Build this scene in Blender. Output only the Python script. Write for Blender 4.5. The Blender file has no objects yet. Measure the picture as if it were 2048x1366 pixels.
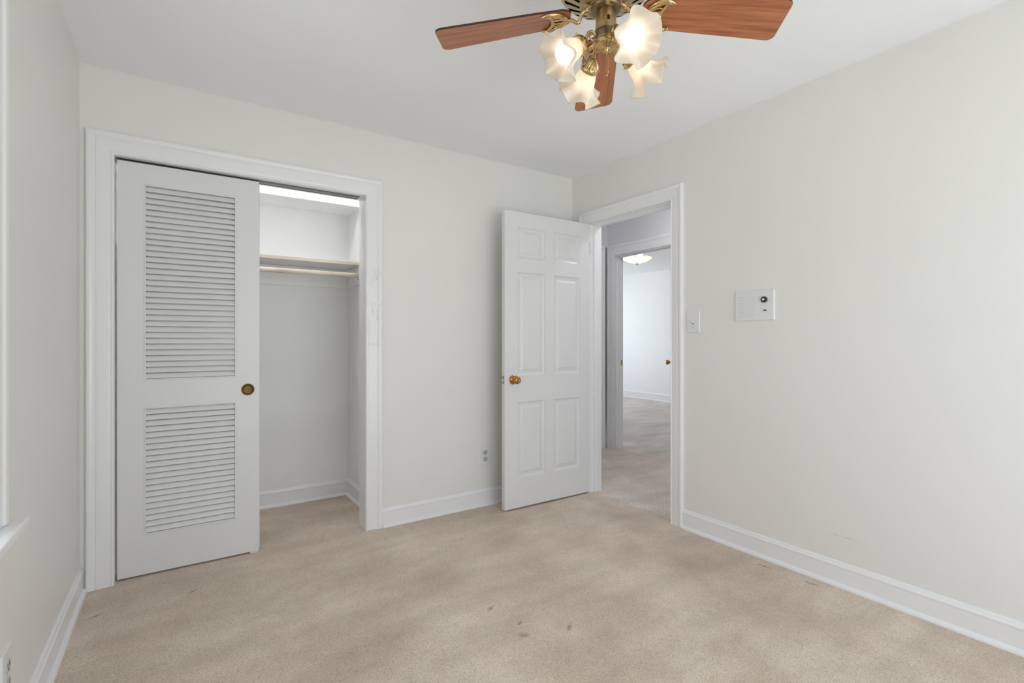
import bpy, bmesh, math, random
from mathutils import Vector, Matrix

random.seed(7)
scene = bpy.context.scene
C = scene.collection
PI = math.pi
R = math.radians

# ------------------------------------------------------------------ camera
cam_data = bpy.data.cameras.new('camera')
cam_data.sensor_fit = 'HORIZONTAL'
cam_data.sensor_width = 36.0
cam_data.lens = 992.7 / 2048 * 36.0
cam_data.shift_y = -4.3 / 2048
cam_data.clip_start = 0.02
cam = bpy.data.objects.new('camera', cam_data)
cam.location = (-2.5946, -3.0094, 1.1644)
cam.rotation_euler = (R(90), 0, R(-33.889))
C.objects.link(cam)
scene.camera = cam

# ------------------------------------------------------------------ world, daylight, exposure
world = bpy.data.worlds.new('sky')
scene.world = world
world.use_nodes = True
wn = world.node_tree
bg = wn.nodes['Background']
# sky, with the lower half made brighter than the upper to lift the ceiling
w_tc = wn.nodes.new('ShaderNodeTexCoord')
w_sep = wn.nodes.new('ShaderNodeSeparateXYZ')
w_ramp = wn.nodes.new('ShaderNodeValToRGB')
w_add = wn.nodes.new('ShaderNodeMath')
w_add.operation = 'MULTIPLY_ADD'
w_add.inputs[1].default_value = 0.5
w_add.inputs[2].default_value = 0.5
wn.links.new(w_tc.outputs['Generated'], w_sep.inputs[0])
wn.links.new(w_sep.outputs['Z'], w_add.inputs[0])
wn.links.new(w_add.outputs[0], w_ramp.inputs['Fac'])
w_ramp.color_ramp.elements[0].position = 0.47
w_ramp.color_ramp.elements[0].color = (0.98, 0.99, 1.0, 1)
w_ramp.color_ramp.elements[1].position = 0.53
w_ramp.color_ramp.elements[1].color = (0.75, 0.79, 0.87, 1)
wn.links.new(w_ramp.outputs['Color'], bg.inputs['Color'])
bg.inputs['Strength'].default_value = 4.05
scene.cycles.diffuse_bounces = 8
scene.view_settings.view_transform = 'Standard'
scene.view_settings.look = 'None'
scene.view_settings.exposure = 0.0
scene.view_settings.gamma = 1.0
scene.view_settings.use_curve_mapping = False


def portal(name, loc, rot, sx, sy):
    """daylight portal in a window opening: only guides the sky light, gives none itself"""
    d = bpy.data.lights.new(name, 'AREA')
    d.shape = 'RECTANGLE'
    d.size, d.size_y = sx, sy
    d.cycles.is_portal = True
    o = bpy.data.objects.new(name, d)
    o.location = loc
    o.rotation_euler = rot
    C.objects.link(o)


# room measures (metres); corner of closet wall and doorway wall is the origin
WX = -2.973          # left wall
YB = -3.75           # wall behind the camera
H = 2.44
WIN1 = (-1.86, -1.355, 0.70, 2.04)        # left wall window: y0 y1 z0 z1
WIN2 = (-2.42, -0.16, 0.12, 2.02)         # added window behind the camera, sized for even daylight: x0 x1 z0 z1
WIN3 = (1.75, 4.4, 0.35, 2.25)             # window added to light the far room: x0 x1
portal('daylight_left', (WX - 0.10, (WIN1[0] + WIN1[1]) / 2, (WIN1[2] + WIN1[3]) / 2), (0, R(-90), 0), WIN1[3] - WIN1[2], WIN1[1] - WIN1[0])
portal('daylight_behind', ((WIN2[0] + WIN2[1]) / 2, YB - 0.10, (WIN2[2] + WIN2[3]) / 2), (R(90), 0, 0), WIN2[1] - WIN2[0], WIN2[3] - WIN2[2])
portal('daylight_far_room', ((WIN3[0] + WIN3[1]) / 2, 5.1, (WIN3[2] + WIN3[3]) / 2), (R(-90), 0, 0), WIN3[1] - WIN3[0], WIN3[3] - WIN3[2])

# ------------------------------------------------------------------ materials
M = {}


def new_mat(name):
    m = bpy.data.materials.new(name)
    m.use_nodes = True
    M[name] = m
    return m, m.node_tree.nodes, m.node_tree.links, m.node_tree.nodes['Principled BSDF']


def texco(n, l, scale=(1, 1, 1)):
    tc = n.new('ShaderNodeTexCoord')
    mp = n.new('ShaderNodeMapping')
    mp.inputs['Scale'].default_value = scale
    l.new(tc.outputs['Object'], mp.inputs['Vector'])
    return mp.outputs['Vector']


def noise(n, l, vec, scale, detail=4, rough=0.55):
    t = n.new('ShaderNodeTexNoise')
    t.inputs['Scale'].default_value = scale
    t.inputs['Detail'].default_value = detail
    t.inputs['Roughness'].default_value = rough
    l.new(vec, t.inputs['Vector'])
    return t.outputs['Fac']


def ramp(n, l, fac, stops):
    r = n.new('ShaderNodeValToRGB')
    e = r.color_ramp.elements
    while len(e) < len(stops):
        e.new(0.5)
    for i, (p, c) in enumerate(stops):
        e[i].position = p
        e[i].color = (c[0], c[1], c[2], 1)
    l.new(fac, r.inputs['Fac'])
    return r.outputs['Color']


def mix(n, l, fac, a, b, mode='MIX'):
    m = n.new('ShaderNodeMix')
    m.data_type = 'RGBA'
    m.blend_type = mode
    for sock, v in ((m.inputs[0], fac), (m.inputs[6], a), (m.inputs[7], b)):
        if hasattr(v, 'links') or hasattr(v, 'is_linked'):
            l.new(v, sock)
        elif isinstance(v, (int, float)):
            sock.default_value = v
        else:
            sock.default_value = (v[0], v[1], v[2], 1)
    return m.outputs[2]


def mth(n, l, op, a, b=None, clamp=False):
    m = n.new('ShaderNodeMath')
    m.operation = op
    m.use_clamp = clamp
    for i, v in enumerate((a, b)):
        if v is None:
            continue
        if isinstance(v, (int, float)):
            m.inputs[i].default_value = v
        else:
            l.new(v, m.inputs[i])
    return m.outputs[0]


def bump(n, l, bsdf, height, strength, dist=0.002):
    b = n.new('ShaderNodeBump')
    b.inputs['Strength'].default_value = strength
    b.inputs['Distance'].default_value = dist
    l.new(height, b.inputs['Height'])
    l.new(b.outputs['Normal'], bsdf.inputs['Normal'])


def paint(name, col, rough=0.5, bmp=0.12, bscale=90, var=0.02, spec=0.4):
    m, n, l, b = new_mat(name)
    v = texco(n, l)
    big = noise(n, l, v, 1.7, 3)
    lo = tuple(c * (1 - var) for c in col)
    hi = tuple(min(1, c * (1 + var)) for c in col)
    l.new(ramp(n, l, big, [(0.3, lo), (0.7, hi)]), b.inputs['Base Color'])
    b.inputs['Roughness'].default_value = rough
    b.inputs['Specular IOR Level'].default_value = spec
    if bmp:
        bump(n, l, b, noise(n, l, v, bscale, 3), bmp, 0.0012)
    return m


def box_mask(n, l, vec, ranges):
    sep = n.new('ShaderNodeSeparateXYZ')
    l.new(vec, sep.inputs[0])
    f = None
    for ax, (a, b_) in ranges.items():
        s = sep.outputs[ax]
        g = mth(n, l, 'MULTIPLY', mth(n, l, 'GREATER_THAN', s, a), mth(n, l, 'LESS_THAN', s, b_))
        f = g if f is None else mth(n, l, 'MULTIPLY', f, g)
    return f


WALL = (0.80, 0.790, 0.766)
TRIM = (0.84, 0.842, 0.852)


def wall_paint(name, scuffs=(), col=WALL):
    """eggshell paint; scuffs are short worn streaks at places of their own"""
    m, n, l, b = new_mat(name)
    v = texco(n, l)
    base = ramp(n, l, noise(n, l, v, 1.3, 3), [(0.3, tuple(c * .985 for c in col)), (0.7, tuple(min(1, c * 1.012) for c in col))])
    if scuffs:
        st = n.new('ShaderNodeTexNoise')
        mp = n.new('ShaderNodeMapping')
        mp.inputs['Scale'].default_value = (30, 30, 330)
        mp.inputs['Rotation'].default_value = (R(6), 0, 0)
        l.new(v, mp.inputs['Vector'])
        l.new(mp.outputs['Vector'], st.inputs['Vector'])
        st.inputs['Scale'].default_value = 1.6
        st.inputs['Detail'].default_value = 5
        st.inputs['Roughness'].default_value = 0.7
        for rng, thr, amount in scuffs:
            f = mth(n, l, 'MULTIPLY', mth(n, l, 'GREATER_THAN', st.outputs['Fac'], thr), box_mask(n, l, v, rng))
            f = mth(n, l, 'MULTIPLY', f, amount)
            base = mix(n, l, f, base, (0.33, 0.32, 0.30))
    l.new(base, b.inputs['Base Color'])
    b.inputs['Roughness'].default_value = 0.42
    b.inputs['Specular IOR Level'].default_value = 0.35
    bump(n, l, b, noise(n, l, v, 70, 3), 0.08, 0.001)
    return m


wall_paint('wall_white')
wall_paint('wall_white_scuffed', [({1: (-2.56, -2.18), 2: (0.80, 0.97)}, 0.64, 0.35),
                                  ({1: (-1.76, -1.28), 2: (0.955, 1.02)}, 0.63, 0.30),
                                  ({1: (-2.00, -1.894), 2: (0.2330, 0.2370)}, 0.52, 0.6)])
wall_paint('closet_white', col=(0.865, 0.87, 0.875))
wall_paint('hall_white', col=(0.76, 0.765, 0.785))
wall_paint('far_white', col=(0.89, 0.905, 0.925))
paint('ceiling_white', (0.905, 0.915, 0.94), 0.85, 0.1, 60, 0.01, 0.2)
paint('trim_white', TRIM, 0.28, 0.05, 40, 0.015, 0.5)
paint('door_white', (0.745, 0.747, 0.752), 0.33, 0.05, 45, 0.012, 0.45)
paint('plastic_white', (0.78, 0.785, 0.785), 0.3, 0, 1, 0.0, 0.5)
paint('plastic_grey', (0.55, 0.555, 0.55), 0.4, 0, 1, 0.0, 0.5)
paint('plastic_pale', (0.64, 0.645, 0.645), 0.4, 0, 1, 0.0, 0.5)
paint('black', (0.02, 0.02, 0.02), 0.35, 0, 1, 0.0, 0.5)
paint('dark_slot', (0.015, 0.013, 0.01), 0.7, 0, 1, 0.0, 0.2)
paint('ceramic', (0.8, 0.78, 0.74), 0.25, 0, 1, 0.0, 0.5)


def chipped(name):
    """trim paint with long cracks in one stretch of the right-hand casing leg"""
    m, n, l, b = new_mat(name)
    nz = noise(n, l, texco(n, l, (95, 95, 5.5)), 1.0, 4, 0.6)
    crack = mth(n, l, 'LESS_THAN', mth(n, l, 'ABSOLUTE', mth(n, l, 'SUBTRACT', nz, 0.47)), 0.010)
    vv = texco(n, l)
    z = box_mask(n, l, vv, {0: (-1.66, -1.53), 2: (1.12, 1.62)})
    soft = mth(n, l, 'GREATER_THAN', noise(n, l, vv, 14, 3), 0.49)
    f = mth(n, l, 'MULTIPLY', mth(n, l, 'MULTIPLY', crack, z), soft)
    l.new(mix(n, l, mth(n, l, 'MULTIPLY', f, 0.55), TRIM, (0.42, 0.40, 0.37)), b.inputs['Base Color'])
    b.inputs['Roughness'].default_value = 0.28
    b.inputs['Specular IOR Level'].default_value = 0.5
    bump(n, l, b, mth(n, l, 'SUBTRACT', 1.0, f), 0.5, 0.002)
    return m


chipped('trim_chipped')


def metal(name, col, rough, var=0.25, nscale=14):
    m, n, l, b = new_mat(name)
    v = texco(n, l)
    l.new(ramp(n, l, noise(n, l, v, nscale, 4), [(0.3, tuple(c * (1 - var) for c in col)), (0.7, col)]), b.inputs['Base Color'])
    b.inputs['Metallic'].default_value = 1
    b.inputs['Roughness'].default_value = rough
    return m


metal('antique_brass', (0.52, 0.40, 0.22), 0.30, 0.2)
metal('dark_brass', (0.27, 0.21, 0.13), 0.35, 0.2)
metal('bright_brass', (0.70, 0.52, 0.26), 0.20, 0.15)
metal('amber_brass', (0.56, 0.29, 0.07), 0.16, 0.3, 40)
metal('bronze', (0.22, 0.13, 0.05), 0.5, 0.4, 30)
metal('steel', (0.45, 0.44, 0.42), 0.35)
metal('dark_steel', (0.10, 0.10, 0.10), 0.45)


def carpet(name, c_lo, c_hi, coarse=1.0, ridges=0.3, marks=()):
    m, n, l, b = new_mat(name)
    v = texco(n, l)
    vw = texco(n, l, (1, 1, 1))
    patch = noise(n, l, v, 1.5, 5, 0.6)
    base = ramp(n, l, patch, [(0.30, c_lo), (0.68, c_hi)])
    # vacuum and footfall streaks: the pile lies over in long bands
    mp = n.new('ShaderNodeMapping')
    mp.inputs['Rotation'].default_value = (0, 0, R(28))
    mp.inputs['Scale'].default_value = (1.1, 4.5, 1)
    l.new(vw, mp.inputs['Vector'])
    streak = noise(n, l, mp.outputs['Vector'], 1.6, 4, 0.55)
    base = mix(n, l, ridges, base, ramp(n, l, streak, [(0.32, (0.55, 0.54, 0.53)), (0.66, (1.0, 1.0, 1.0))]), 'MULTIPLY')
    # tufts
    tuft = noise(n, l, v, 230 * coarse, 3, 0.7)
    worm = n.new('ShaderNodeTexVoronoi')
    worm.inputs['Scale'].default_value = 200 * coarse
    l.new(v, worm.inputs['Vector'])
    hgt = mth(n, l, 'SUBTRACT', tuft, mth(n, l, 'MULTIPLY', worm.outputs['Distance'], 0.45))
    base = mix(n, l, 0.68, base, ramp(n, l, hgt, [(0.05, (0.50, 0.47, 0.44)), (0.45, (1, 1, 1))]), 'MULTIPLY')
    dirt = mth(n, l, 'GREATER_THAN', noise(n, l, v, 6.0, 6, 0.75), 0.735)
    base = mix(n, l, mth(n, l, 'MULTIPLY', dirt, 0.25), base, (0.16, 0.13, 0.10))
    blot = noise(n, l, v, 3.2, 6, 0.68)
    base = mix(n, l, 0.5, base, ramp(n, l, blot, [(0.34, (0.74, 0.72, 0.70)), (0.6, (1, 1, 1))]), 'MULTIPLY')
    for mx, my, ra, rb, rot in marks:  # dents in the pile, their shade painted as dark spots
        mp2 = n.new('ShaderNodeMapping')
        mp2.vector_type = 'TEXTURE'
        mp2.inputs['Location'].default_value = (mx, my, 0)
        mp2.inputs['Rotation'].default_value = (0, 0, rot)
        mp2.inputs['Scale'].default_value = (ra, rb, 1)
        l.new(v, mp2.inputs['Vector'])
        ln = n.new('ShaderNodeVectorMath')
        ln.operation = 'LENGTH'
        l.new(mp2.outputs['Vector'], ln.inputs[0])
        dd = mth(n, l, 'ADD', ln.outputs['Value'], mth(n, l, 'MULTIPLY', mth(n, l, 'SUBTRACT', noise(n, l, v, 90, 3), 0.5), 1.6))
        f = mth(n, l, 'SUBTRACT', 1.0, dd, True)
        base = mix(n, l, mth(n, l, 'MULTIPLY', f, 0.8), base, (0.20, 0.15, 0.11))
    l.new(base, b.inputs['Base Color'])
    b.inputs['Roughness'].default_value = 1.0
    b.inputs['Specular IOR Level'].default_value = 0.05
    b.inputs['Sheen Weight'].default_value = 0.15
    bb = n.new('ShaderNodeBump')
    bb.inputs['Strength'].default_value = 0.5
    bb.inputs['Distance'].default_value = 0.006
    l.new(hgt, bb.inputs['Height'])
    b2 = n.new('ShaderNodeBump')
    b2.inputs['Strength'].default_value = 0.35
    b2.inputs['Distance'].default_value = 0.03
    l.new(noise(n, l, v, 7, 4, 0.6), b2.inputs['Height'])
    l.new(bb.outputs['Normal'], b2.inputs['Normal'])
    l.new(b2.outputs['Normal'], b.inputs['Normal'])
    return m


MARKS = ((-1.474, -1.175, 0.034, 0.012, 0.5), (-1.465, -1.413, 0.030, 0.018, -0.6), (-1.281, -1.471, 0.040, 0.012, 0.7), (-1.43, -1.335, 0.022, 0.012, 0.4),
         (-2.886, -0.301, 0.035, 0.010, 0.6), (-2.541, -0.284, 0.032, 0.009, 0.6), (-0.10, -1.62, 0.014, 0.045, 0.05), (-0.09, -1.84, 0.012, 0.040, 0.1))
carpet('carpet_beige', (0.74, 0.605, 0.49), (0.98, 0.855, 0.725), marks=MARKS)
carpet('carpet_hall', (0.84, 0.74, 0.67), (0.99, 0.91, 0.85), 0.7, 0.28)
carpet('carpet_far', (0.80, 0.74, 0.67), (0.98, 0.93, 0.87), 0.6, 0.35)


def wood(name, dark, lite, rough=0.3, stretch=(3, 60, 60), spec=0.5):
    m, n, l, b = new_mat(name)
    v = texco(n, l, stretch)
    g = noise(n, l, v, 1.6, 6, 0.6)
    base = ramp(n, l, g, [(0.32, dark), (0.5, tuple((a + c) / 2 for a, c in zip(dark, lite))), (0.7, lite)])
    fine = noise(n, l, texco(n, l, (12, 420, 420)), 1.0, 2)
    base = mix(n, l, 0.35, base, ramp(n, l, fine, [(0.35, (0.6, 0.55, 0.5)), (0.6, (1, 1, 1))]), 'MULTIPLY')
    l.new(base, b.inputs['Base Color'])
    b.inputs['Roughness'].default_value = rough
    b.inputs['Specular IOR Level'].default_value = spec
    return m


wood('cherry', (0.30, 0.092, 0.036), (0.56, 0.225, 0.10), 0.33)
wood('blade_edge', (0.035, 0.014, 0.008), (0.06, 0.025, 0.014), 0.4)
wood('raw_pine', (0.70, 0.62, 0.52), (0.84, 0.78, 0.69), 0.6, (2, 30, 30), 0.2)
wood('rod_wood', (0.60, 0.54, 0.44), (0.84, 0.80, 0.72), 0.45, (6, 40, 40), 0.3)

# frosted glass shades: scatter the bulb's light through and off
m, n, l, b = new_mat('frosted_glass')
n.remove(b)
out = n['Material Output']
tr = n.new('ShaderNodeBsdfTranslucent')
tr.inputs['Color'].default_value = (0.98, 0.91, 0.80, 1)
df = n.new('ShaderNodeBsdfDiffuse')
df.inputs['Color'].default_value = (0.93, 0.89, 0.82, 1)
gl = n.new('ShaderNodeBsdfGlossy')
gl.inputs['Roughness'].default_value = 0.25
tp = n.new('ShaderNodeBsdfTransparent')
m1 = n.new('ShaderNodeMixShader'); m1.inputs[0].default_value = 0.5
m2 = n.new('ShaderNodeMixShader'); m2.inputs[0].default_value = 0.06
m3 = n.new('ShaderNodeMixShader'); m3.inputs[0].default_value = 0.10
l.new(tr.outputs[0], m1.inputs[1]); l.new(df.outputs[0], m1.inputs[2])
l.new(m1.outputs[0], m2.inputs[1]); l.new(gl.outputs[0], m2.inputs[2])
l.new(m2.outputs[0], m3.inputs[1]); l.new(tp.outputs[0], m3.inputs[2])
l.new(m3.outputs[0], out.inputs['Surface'])

m, n, l, b = new_mat('window_glass')
n.remove(b)
out = n['Material Output']
tp = n.new('ShaderNodeBsdfTransparent')
tp.inputs['Color'].default_value = (0.96, 0.98, 0.97, 1)
gl = n.new('ShaderNodeBsdfGlossy')
gl.inputs['Roughness'].default_value = 0.02
fr = n.new('ShaderNodeFresnel')
fr.inputs['IOR'].default_value = 1.45
ms = n.new('ShaderNodeMixShader')
ge = n.new('ShaderNodeNewGeometry')
one = mth(n, l, 'SUBTRACT', 1.0, ge.outputs['Backfacing'])
l.new(mth(n, l, 'MULTIPLY', fr.outputs[0], one), ms.inputs[0]); l.new(tp.outputs[0], ms.inputs[1]); l.new(gl.outputs[0], ms.inputs[2])
l.new(ms.outputs[0], out.inputs['Surface'])


def emitter(name, col, strength):
    m, n, l, b = new_mat(name)
    b.inputs['Base Color'].default_value = (0.9, 0.9, 0.9, 1)
    b.inputs['Emission Color'].default_value = (col[0], col[1], col[2], 1)
    b.inputs['Emission Strength'].default_value = strength


emitter('bulb_glow', (1.0, 0.82, 0.72), 1.6)
emitter('tube_glow', (1.0, 0.97, 0.95), 34.0)
emitter('far_bulb_glow', (1.0, 0.90, 0.84), 60.0)

emitter('added_dome_glow', (0.97, 0.98, 1.0), 46.0)

# ------------------------------------------------------------------ mesh helpers
def quad(bm, pts, mi=0):
    f = bm.faces.new([bm.verts.new(p) for p in pts])
    f.material_index = mi
    return f


def add_box(bm, x0, x1, y0, y1, z0, z1, mi=0, bevel=0.0):
    r = bmesh.ops.create_cube(bm, size=1.0)
    vs = r['verts']
    for v in vs:
        v.co = ((x0 + x1) / 2 + v.co.x * (x1 - x0), (y0 + y1) / 2 + v.co.y * (y1 - y0), (z0 + z1) / 2 + v.co.z * (z1 - z0))
    fs = {f for v in vs for f in v.link_faces}
    for f in fs:
        f.material_index = mi
    if bevel:
        es = list({e for v in vs for e in v.link_edges})
        r = bmesh.ops.bevel(bm, geom=es, offset=bevel, segments=2, profile=0.5, affect='EDGES')
        for f in r['faces']:
            f.material_index = mi


def add_lathe(bm, prof, seg=32, mat=Matrix(), mi=0, fn=None, close=True):
    """prof: (radius, height) turned about z; fn(radius, height, angle, i) may reshape"""
    rings = []
    for i, (r, h) in enumerate(prof):
        ring = []
        for k in range(seg):
            a = 2 * PI * k / seg
            rr, hh = (r, h) if fn is None else fn(r, h, a, i)
            ring.append(bm.verts.new(mat @ Vector((rr * math.cos(a), rr * math.sin(a), hh))))
        rings.append(ring)
    for A, B in zip(rings, rings[1:]):
        for k in range(seg):
            f = bm.faces.new((A[k], A[(k + 1) % seg], B[(k + 1) % seg], B[k]))
            f.material_index = mi
            f.smooth = True
    if close:
        for ring in (rings[0], rings[-1]):
            try:
                f = bm.faces.new(ring)
                f.material_index = mi
            except ValueError:
                pass
    return rings


def smooth_path(pts, n=8):
    P = [Vector(p) for p in pts]
    if len(P) < 3:
        return P
    out = []
    E = [P[0] * 2 - P[1]] + P + [P[-1] * 2 - P[-2]]
    for i in range(1, len(E) - 2):
        a, b_, c, d = E[i - 1], E[i], E[i + 1], E[i + 2]
        for k in range(n):
            t = k / n
            out.append(0.5 * ((2 * b_) + (c - a) * t + (2 * a - 5 * b_ + 4 * c - d) * t * t + (3 * b_ - a - 3 * c + d) * t ** 3))
    out.append(P[-1])
    return out


def add_tube(bm, pts, radii, seg=10, mi=0, n=8, up=None, flat=1.0):
    """round or flattened bar along a smooth path; radii interpolate from end to end"""
    P = smooth_path(pts, n)
    N = len(P)
    if not hasattr(radii, '__len__'):
        radii = [radii, radii]
    rings = []
    ref = Vector(up) if up else None
    for i, p in enumerate(P):
        t = (P[min(i + 1, N - 1)] - P[max(i - 1, 0)]).normalized()
        if ref is None or abs(t.dot(ref)) > 0.98:
            ref = Vector((0, 0, 1)) if abs(t.z) < 0.9 else Vector((1, 0, 0))
        u = t.cross(ref).normalized()
        w = u.cross(t).normalized()
        if up is None:
            ref = w
        q = i / (N - 1) * (len(radii) - 1)
        j = min(int(q), len(radii) - 2)
        r = radii[j] + (radii[j + 1] - radii[j]) * (q - j)
        rings.append([bm.verts.new(p + u * (r * math.cos(2 * PI * k / seg)) + w * (r * flat * math.sin(2 * PI * k / seg))) for k in range(seg)])
    for A, B in zip(rings, rings[1:]):
        for k in range(seg):
            f = bm.faces.new((A[k], A[(k + 1) % seg], B[(k + 1) % seg], B[k]))
            f.smooth = True
            f.material_index = mi
    for ring in (rings[0], rings[-1]):
        f = bm.faces.new(ring)
        f.material_index = mi


def obj(name, bm, mats, parent=None, loc=None, rot=None, recalc=True):
    bmesh.ops.remove_doubles(bm, verts=bm.verts, dist=1e-6)
    if recalc:
        bmesh.ops.recalc_face_normals(bm, faces=bm.faces)
    me = bpy.data.meshes.new(name)
    bm.to_mesh(me)
    bm.free()
    for mm in (mats if isinstance(mats, (list, tuple)) else [mats]):
        me.materials.append(M[mm])
    o = bpy.data.objects.new(name, me)
    C.objects.link(o)
    if parent:
        o.parent = parent
    if loc is not None:
        o.location = loc
    if rot is not None:
        o.rotation_euler = rot
    return o


def tag(o, label, cat, group=None, kind=None):
    o['label'] = label
    o['category'] = cat
    if group:
        o['group'] = group
    if kind:
        o['kind'] = kind
    return o


def thing(name, label, cat, loc=(0, 0, 0), rot=(0, 0, 0), group=None, kind=None):
    o = bpy.data.objects.new(name, None)
    o.empty_display_size = 0.1
    C.objects.link(o)
    o.location = loc
    o.rotation_euler = rot
    return tag(o, label, cat, group, kind)


def struct(name, bm, mats, label, cat, parent=None):
    o = obj(name, bm, mats, parent)
    return tag(o, label, cat, None, 'structure')


def wall_slab(bm, axis, pos, thick, a0, a1, z0, z1, holes, mi=0):
    """wall in the plane axis = pos, going to pos + thick; holes (a0, a1, z0, z1) are cut through"""
    As = sorted({a0, a1, *[h[0] for h in holes], *[h[1] for h in holes]})
    Zs = sorted({z0, z1, *[h[2] for h in holes], *[h[3] for h in holes]})
    As = [a for a in As if a0 <= a <= a1]
    Zs = [z for z in Zs if z0 <= z <= z1]

    def P(a, z, d):
        return (pos + thick * d, a, z) if axis == 'x' else (a, pos + thick * d, z)

    def filled(i, j):
        if i < 0 or j < 0 or i >= len(As) - 1 or j >= len(Zs) - 1:
            return False
        a, z = (As[i] + As[i + 1]) / 2, (Zs[j] + Zs[j + 1]) / 2
        return not any(h[0] < a < h[1] and h[2] < z < h[3] for h in holes)
    for i in range(len(As) - 1):
        for j in range(len(Zs) - 1):
            if not filled(i, j):
                continue
            A0, A1, Z0, Z1 = As[i], As[i + 1], Zs[j], Zs[j + 1]
            for d in (0, 1):
                quad(bm, [P(A0, Z0, d), P(A1, Z0, d), P(A1, Z1, d), P(A0, Z1, d)], mi)
            if not filled(i - 1, j):
                quad(bm, [P(A0, Z0, 0), P(A0, Z1, 0), P(A0, Z1, 1), P(A0, Z0, 1)], mi)
            if not filled(i + 1, j):
                quad(bm, [P(A1, Z0, 0), P(A1, Z1, 0), P(A1, Z1, 1), P(A1, Z0, 1)], mi)
            if not filled(i, j - 1):
                quad(bm, [P(A0, Z0, 0), P(A1, Z0, 0), P(A1, Z0, 1), P(A0, Z0, 1)], mi)
            if not filled(i, j + 1):
                quad(bm, [P(A0, Z1, 0), P(A1, Z1, 0), P(A1, Z1, 1), P(A0, Z1, 1)], mi)


CASING = [(0.0, 0.0), (0.0, 0.011), (0.004, 0.015), (0.009, 0.0155), (0.012, 0.012), (0.018, 0.0135), (0.050, 0.0165), (0.060, 0.0170),
          (0.062, 0.0145), (0.066, 0.0150), (0.072, 0.0200), (0.082, 0.0225), (0.090, 0.0225), (0.0945, 0.019), (0.095, 0.0)]


def casing(bm, axis, pos, sign, a0, a1, ztop, z0=0.0, width=0.095, prof=CASING, four=False, mi=0):
    """mitred moulding round an opening; the profile runs outward from the opening's edge"""
    k = width / prof[-1][0]

    def P(a, z, d):
        return (pos + sign * d, a, z) if axis == 'x' else (a, pos + sign * d, z)
    rows = []
    for w, d in prof:
        w *= k
        if four:
            ring = [P(a0 - w, z0 - w, d), P(a0 - w, ztop + w, d), P(a1 + w, ztop + w, d), P(a1 + w, z0 - w, d), P(a0 - w, z0 - w, d)]
        else:
            ring = [P(a0 - w, z0, d), P(a0 - w, ztop + w, d), P(a1 + w, ztop + w, d), P(a1 + w, z0, d)]
        rows.append([bm.verts.new(q) for q in ring])
    for A, B in zip(rows, rows[1:]):
        for i in range(len(A) - 1):
            f = bm.faces.new((A[i], A[i + 1], B[i + 1], B[i]))
            f.material_index = mi
    if not four:
        for i in (0, -1):
            f = bm.faces.new([r[i] for r in rows])
            f.material_index = mi


BASE = [(0.0, 0.0), (0.028, 0.0), (0.0275, 0.007), (0.025, 0.013), (0.019, 0.018), (0.014, 0.020), (0.014, 0.088), (0.0155, 0.092),
        (0.0155, 0.098), (0.011, 0.104), (0.008, 0.113), (0.003, 0.116), (0.0, 0.116)]


def baseboard(bm, p, q, nrm, h=0.116):
    """run of skirting with a shoe moulding from p to q, standing out along nrm"""
    k = h / 0.116
    rows = []
    for d, z in BASE:
        rows.append([bm.verts.new((e[0] + nrm[0] * d, e[1] + nrm[1] * d, z * (k if z > 0.03 else 1))) for e in (p, q)])
    for A, B in zip(rows, rows[1:]):
        bm.faces.new((A[0], A[1], B[1], B[0]))
    for i in (0, 1):
        bm.faces.new([r[i] for r in rows])


# ------------------------------------------------------------------ the shell of the bedroom
T = 0.12
CL = (-2.848, -1.650, 2.040)            # closet opening x0 x1 top
DR = (-0.960, -0.200, 2.040)            # bedroom doorway y0 y1 top
bm = bmesh.new()
add_box(bm, WX - 0.15, 0.055, YB - 0.15, 0.92, -0.08, 0.0)
struct('floor', bm, 'carpet_beige', 'beige cut-pile carpet of the bedroom, running on into the closet', 'carpet')
bm = bmesh.new()
add_box(bm, WX - 0.15, 0.12, YB - 0.15, 0.92, H, H + 0.12)
struct('ceiling', bm, 'ceiling_white', 'flat cool white ceiling of the bedroom, above the fan', 'ceiling')
bm = bmesh.new()
wall_slab(bm, 'y', 0.0, T, WX, 0.0, 0, H, [(CL[0], CL[1], -1, CL[2])])
struct('wall_back', bm, 'wall_white', 'off-white wall holding the closet opening and the electric outlet', 'wall')
bm = bmesh.new()
wall_slab(bm, 'x', 0.0, T, YB, 0.92, 0, H, [(DR[0], DR[1], -1, DR[2])])
struct('wall_right', bm, 'wall_white_scuffed', 'long off-white wall with scuffs, the doorway and the intercom', 'wall')
bm = bmesh.new()
wall_slab(bm, 'x', WX, -0.15, YB, 0.92, 0, H, [WIN1])
struct('wall_left', bm, 'wall_white', 'off-white wall along the left side with the window and sill', 'wall')
bm = bmesh.new()
wall_slab(bm, 'y', YB, -0.15, WX - 0.15, 0.12, 0, H, [WIN2])
struct('wall_front', bm, 'wall_white', 'off-white wall behind the camera with an added window', 'wall')

# closet interior
CX0, CX1, CY = WX, -1.530, 0.790
bm = bmesh.new()
add_box(bm, CX0, CX1 + 0.10, CY, CY + 0.13, 0, H)
struct('wall_closet_back', bm, 'closet_white', 'white rear wall inside the closet, below and above the shelf', 'wall')
bm = bmesh.new()
add_box(bm, CX1, CX1 + 0.10, T, CY, 0, H)
struct('wall_closet_right', bm, 'closet_white', 'narrow white side wall at the right inside the closet', 'wall')
bm = bmesh.new()
add_box(bm, CX0, CX1, 0.485, CY, 2.092, H, 0, 0.002)
struct('trim_5', bm, 'closet_white', 'boxed-in white drop over the rear of the closet, lit along its front', 'soffit')

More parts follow.
